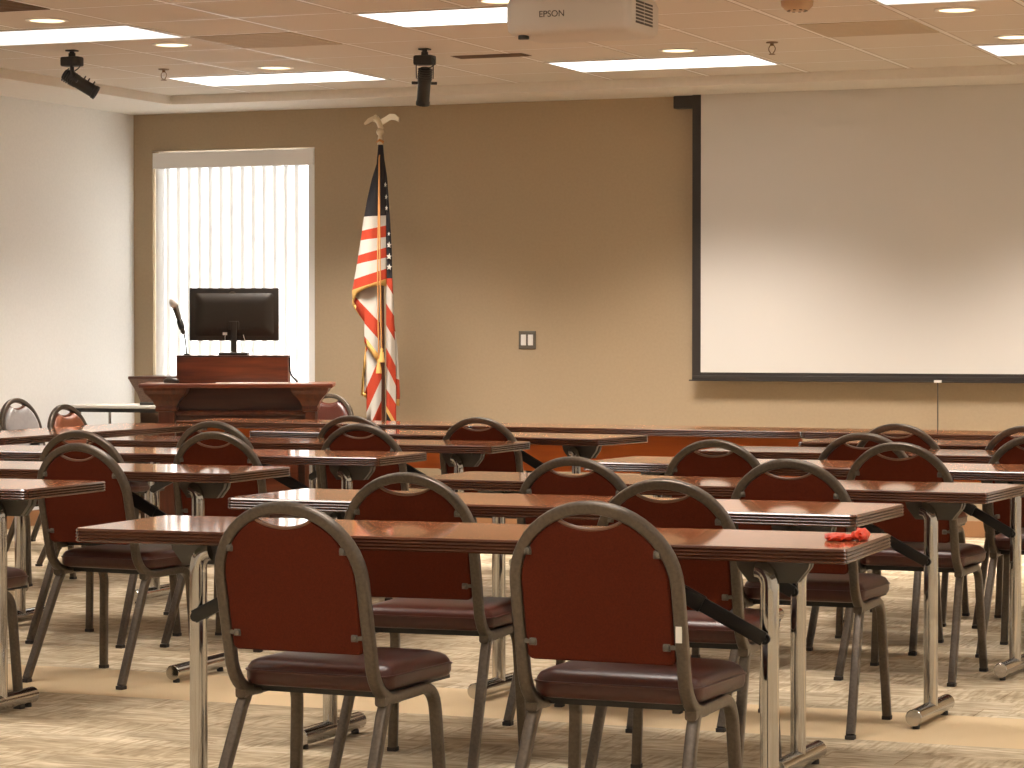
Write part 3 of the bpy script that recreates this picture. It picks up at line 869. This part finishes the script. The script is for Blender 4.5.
obj('pull_cord', tube([(.02, 0, .92), (.022, 0, .60), (.02, .0, .50)], .004, 8), M['grille'], scn, 60)
bm = bmesh.new(); bx(bm, .0, .045, -.009, .009, .918, .933); ph = obj('pull_handle', bm, M['white'], scn)
sw = empty('light_switch', 'double rocker light switch on the front wall between flag and screen', 'switch', (-6.278, YF, 1.167))
obj('plate', box(-.058, .058, -.007, 0, -.057, .057, bevel=.003), M['bracket'], sw)
for x in (-.024, .024): obj('rocker', box(x-.017, x+.017, -.012, -.006, -.034, .034, bevel=.002), M['white'], sw)

# ------------------------------------------------------------------ projector
pj = empty('projector', 'off-white ceiling projector seen from behind with slotted side vent', 'projector', (-3.80, 9.98, 2.405), R(0))
bm = bmesh.new()
rings = []
for d, z in ((.05, .0), (.018, .004), (.004, .02), (0, .05), (0, .125), (.01, .150), (.03, .163)):
    rings.append([(x, y, z) for x, y in rrect(-.265+d, .265-d, 0+d, .38-d, .035)])
stack(bm, rings)
obj('case', bm, M['projector'], pj, 50)
bm = bmesh.new()
for j in range(7):
    for k in range(2):
        bx(bm, .262, .2665, .075+k*.105, .170+k*.105, .040+j*.0135, .048+j*.0135)
obj('side_vent', bm, M['grille'], pj)
obj('front_foot', lathe_bm([(.022, 0), (.022, .016)], 16, Matrix.Translation((-.20, .045, -.012))), M['black'], pj, 40)
bm = bmesh.new(); lathe(bm, [(.022, .163), (.022, .32)], 16, Matrix.Translation((0, .2, 0))); bx(bm, -.10, .10, .10, .30, .160, .172)
obj('ceiling_mount', bm, M['black'], pj, 40)
obj('lens', lathe_bm([(.05, 0), (.05, .03), (.04, .03)], 24, Matrix.Translation((.02, .377, .09)) @ Matrix.Rotation(R(-90), 4, 'X')), M['black'], pj, 40)
cu = bpy.data.curves.new('logo_text', 'FONT'); cu.body = 'EPSON'; cu.size = .036; cu.extrude = .0006; cu.align_x = 'CENTER'
tmp = bpy.data.objects.new('logo_text', cu); C.objects.link(tmp); bpy.context.view_layer.update()
me = bpy.data.meshes.new_from_object(tmp.evaluated_get(bpy.context.evaluated_depsgraph_get()))
bpy.data.objects.remove(tmp)
lg = bpy.data.objects.new('logo', me); C.objects.link(lg); me.materials.clear(); me.materials.append(M['grille'])
lg.parent = pj; lg.location = (-.062, -.0012, .068); lg.rotation_euler = (R(90), 0, 0); lg.scale = (1.0, 1, 1)

# ------------------------------------------------------------------ ceiling fittings
def rot_to(d): return Vector((0, 0, 1)).rotation_difference(Vector(d).normalized()).to_matrix().to_4x4()
def spot(name, loc, d, label, yoke_x=True):
    s = empty(name, label, 'spotlight', loc, 0, 'black ceiling spotlights'); s.scale = (.80, .80, .80)
    obj('ceiling_plate', box(-.035, .035, -.03, .03, -.010, 0, bevel=.002), M['black'], s)
    bm = bmesh.new(); bx(bm, -.012, .012, -.012, .012, -.055, -.008)
    bx(bm, -.02, -.012, -.012, .012, -.06, -.02); bx(bm, .012, .02, -.012, .012, -.06, -.02)
    obj('stem', bm, M['black'], s)
    hb = obj('hub_box', box(-.068, .068, -.045, .045, -.110, -.045, bevel=.012), M['black'], s, 40)
    d = Vector(d).normalized(); c = Vector((0, 0, -.19)) + d*.04
    m = Matrix.Translation(c) @ rot_to(d)
    side = Vector((0, 0, 1)).cross(d); side.normalize()
    bm = bmesh.new()
    for sg in (-1, 1):
        a = side*sg*.058
        sweep(bm, [a+Vector((0, 0, -.06)), a+Vector((0, 0, -.13)), a*.98+Vector((0, 0, -.20))], section(.016, .006, 4, 8), d)
    a = side*.062; sweep(bm, [a+Vector((0, 0, -.062)), -a+Vector((0, 0, -.062))], section(.016, .006, 4, 8), Vector((0, 0, 1)))
    obj('yoke', bm, M['black'], s, 40)
    bm = bmesh.new(); lathe(bm, [(.030, -.105), (.036, -.10), (.040, -.06), (.040, -.045), (.046, -.042), (.046, .0), (.043, .004), (.043, .125), (.047, .127), (.047, .150), (.040, .150), (.038, .135)], 24, m)
    for i in range(5): lathe(bm, [(.049, -.095+i*.016), (.049, -.089+i*.016)], 24, m)
    obj('barrel', bm, M['black'], s, 40)
    bm = bmesh.new()
    for sg in (-1, 1): sweep(bm, [c+side*sg*.046, c+side*sg*.085], section(.020, .020, 2, 10), d)
    for dz in (.03, .06, .10): sweep(bm, [c+d*dz+d.cross(side)*.04, c+d*dz+d.cross(side)*.062], section(.010, .010, 2, 8), d)
    obj('knob', bm, M['black'], s, 40)
    obj('cable', tube([tuple(v) for v in bez((.06, -.02, -.06), (.13, -.02, -.12), tuple(c-d*.09+side*.02), 10)], .004, 8), M['black'], s, 60)
    return s
spot('ceiling_spotlight', (-7.585, 12.49, ZC), (.72, .35, -.48), 'black ceiling spotlight upper left, barrel tilted sideways to the right')
spot('ceiling_spotlight', (-5.806, 13.13, ZC), (-.20, .28, -.93), 'black ceiling spotlight above the flag, barrel pointing almost straight down')

# recessed troffers
xs = [GX0+k*4*GXS+ (0) for k in (-2, -1, 0, 1, 2)]
ys = [14.03-2.5*k for k in range(7)]
def area(name, loc, sx, sy, power, col, spread):
    l = bpy.data.lights.new(name, 'AREA'); l.shape = 'RECTANGLE'; l.size = sx; l.size_y = sy; l.energy = power; l.color = col; l.spread = R(spread)
    o = bpy.data.objects.new(name, l); C.objects.link(o); o.location = loc
    return o
LAB = {(0, 0): 'lit white ceiling panel over the left window', (1, 0): 'bright lit ceiling panel above the wall between flag and screen',
       (2, 0): 'greyish ceiling panel at the right picture edge above the screen', (0, 1): 'large white ceiling panel at the left picture edge above the black spotlight',
       (1, 1): 'lit ceiling panel at the top of the picture, left of the projector', (2, 1): 'white ceiling panel cut by the top picture edge at right'}
WARM = (1, .905, .81)
def troffer_parts(root, dim):
    bm = bmesh.new(); w_, h_ = 2*GXS, GYS-.02
    for a in ((0, w_, 0, .02), (0, w_, h_-.02, h_), (0, .02, .02, h_-.02), (w_-.02, w_, .02, h_-.02)): bx(bm, a[0], a[1], a[2], a[3], -.005, 0)
    obj('frame', bm, M['tee'], root)
    obj('diffuser', box(.02, w_-.02, .02, h_-.02, -.003, -.0005), M['troffer_dim'] if dim else M['troffer'], root)
for i, x in enumerate(xs):
    for j, y in enumerate(ys):
        lab = LAB.get((i, j), 'lit white ceiling panel out of the picture, over the seats behind the viewpoint')
        t = empty('ceiling_light', lab, 'light', (x-(.0), y+.01, ZC), 0, 'recessed ceiling light panels')
        troffer_parts(t, (i, j) in ((0, 1), (2, 0), (2, 1)))
        area('troffer_lamp', (x+GXS, y+GYS/2, ZC-.012), 1.1, .5, (58 if j == 0 else 15.5), WARM, (112 if j == 0 else 92)).parent = None

def can(x, y, label):
    o = empty('downlight', label, 'light', (x, y, ZC), 0, 'round recessed downlights')
    obj('trim_ring', lathe_bm([(.105, 0), (.105, -.004), (.090, -.007), (.085, -.003), (.085, 0)], 32), M['tee'], o, 40)
    obj('lens', lathe_bm([(.084, -.001), (.084, -.003), (.02, -.006)], 32), M['canlens'], o, 40)
for x, y, lab in ((-6.96, 11.235, 'round lit downlight at the upper left corner, left of the long panel'), (-6.95, 12.44, 'round lit downlight right of the left spotlight'),
                  (-7.01, 13.75, 'round lit downlight just above the light panel over the window'), (-4.578, 13.70, 'round lit downlight right below the projector'),
                  (-2.793, 12.46, 'round lit downlight at the top right of the ceiling'), (-2.774, 13.716, 'round lit downlight cut by the right picture edge'),
                  (-4.642, 11.343, 'round lit downlight at the top edge left of the projector')):
    can(x, y, lab)
def sprinkler(x, y, label):
    s = empty('sprinkler_head', label, 'sprinkler', (x, y, ZC), 0, 'ceiling sprinkler heads')
    obj('escutcheon', lathe_bm([(.032, 0), (.030, -.006), (.012, -.008)], 20), M['steel'], s, 40)
    bm = bmesh.new(); lathe(bm, [(.010, -.008), (.010, -.02)], 12)
    for sg in (-1, 1): sweep(bm, [(sg*.010, 0, -.018), (sg*.018, 0, -.032), (sg*.016, 0, -.045), (sg*.004, 0, -.062)], section(.005, .005, 2, 8))
    obj('frame_arms', bm, M['steel'], s, 40)
    obj('deflector', lathe_bm([(.016, -.066), (.018, -.063), (.006, -.060)], 14), M['steel'], s, 40)
sprinkler(-7.645, 13.59, 'brass sprinkler head in the ceiling over the window light panel')
sprinkler(-3.998, 13.504, 'brass sprinkler head in the ceiling right of the bright light panel')
dt = empty('smoke_detector', 'round tan smoke detector at the top edge of the ceiling', 'smoke detector', (-3.396, 11.87, ZC))
obj('housing', lathe_bm([(.075, 0), (.072, -.022), (.055, -.040), (.045, -.044)], 28), M['detector'], dt, 40)
bm = bmesh.new()
for i in range(10):
    a = 2*PI*i/10; bx(bm, -.006, .006, .041, .047, -.0465, -.041, Matrix.Rotation(a, 4, 'Z'))
obj('slots', bm, M['black'], dt)
# vents
v = empty('ceiling_vent', 'dark slotted ceiling vent just right of the middle spotlight', 'vent', (-5.62, 13.60, ZC))
bm = bmesh.new()
for i in range(4): bx(bm, -.20, .20, -.06+i*.034, -.045+i*.034, -.006, 0)
obj('slat', bm, M['tile_dark'], v)
obj('backing', box(-.21, .21, -.07, .075, -.002, 0), M['tile_dark'], v)

v = empty('return_grille', 'dark brown square return grille at the top left corner of the ceiling', 'vent', (GX0-6*GXS-GXS/2, GY0-2.5*GYS, ZC))
obj('core', box(-.285, .285, -.29, .29, -.003, 0), M['tile_dark'], v)
bm = bmesh.new()
for k in range(12): bx(bm, -.285, .285, -.28+k*.048, -.27+k*.048, -.006, -.003)
obj('slat', bm, M['tile_dark'], v)
def diffuser(x, y, label):
    d = empty('air_diffuser', label, 'vent', (x, y, ZC), 0, 'square air diffusers')
    bm = bmesh.new()
    bx(bm, -.288, .288, -.298, .298, -.004, 0)
    for k in range(9): bx(bm, -.26, .26, -.256+k*.06, -.230+k*.06, -.0055, -.004)
    obj('perforated_panel', bm, M['diffuser_paint'], d)
diffuser(GX0-5*GXS-GXS*.5, GY0+GYS*.5, 'square tan air diffuser in the ceiling between spotlights')
diffuser(GX0-GXS*.5, GY0+GYS*1.5, 'square tan air diffuser in the ceiling right of the sprinkler')

# ------------------------------------------------------------------ light from outside
sun = bpy.data.lights.new('sun', 'SUN'); sun.energy = 78; sun.angle = R(3); sun.color = (1, .97, .93)
so = bpy.data.objects.new('sun', sun); C.objects.link(so)
so.rotation_euler = Vector((.22, -.80, -.55)).to_track_quat('-Z', 'Y').to_euler()
wd = bpy.data.worlds.new('sky'); S.world = wd; wd.use_nodes = True
bg = wd.node_tree.nodes['Background']; bg.inputs[0].default_value = (.85, .92, 1, 1); bg.inputs[1].default_value = 12.0

# ------------------------------------------------------------------ camera
cam = bpy.data.cameras.new('camera'); co = bpy.data.objects.new('camera', cam); C.objects.link(co)
co.location = (0, 0, 1.23); cam.sensor_width = 36; cam.lens = 2690/1024*36
yaw, pit = R(22), math.atan(54/2690)
co.rotation_euler = (PI/2-pit, 0, yaw)
cam.clip_start = .05; cam.clip_end = 200
S.camera = co
S.cycles.sample_clamp_indirect = 4.0
S.view_settings.view_transform = 'Standard'; S.view_settings.look = 'None'
S.view_settings.exposure = .22; S.view_settings.gamma = 1; S.view_settings.use_curve_mapping = False
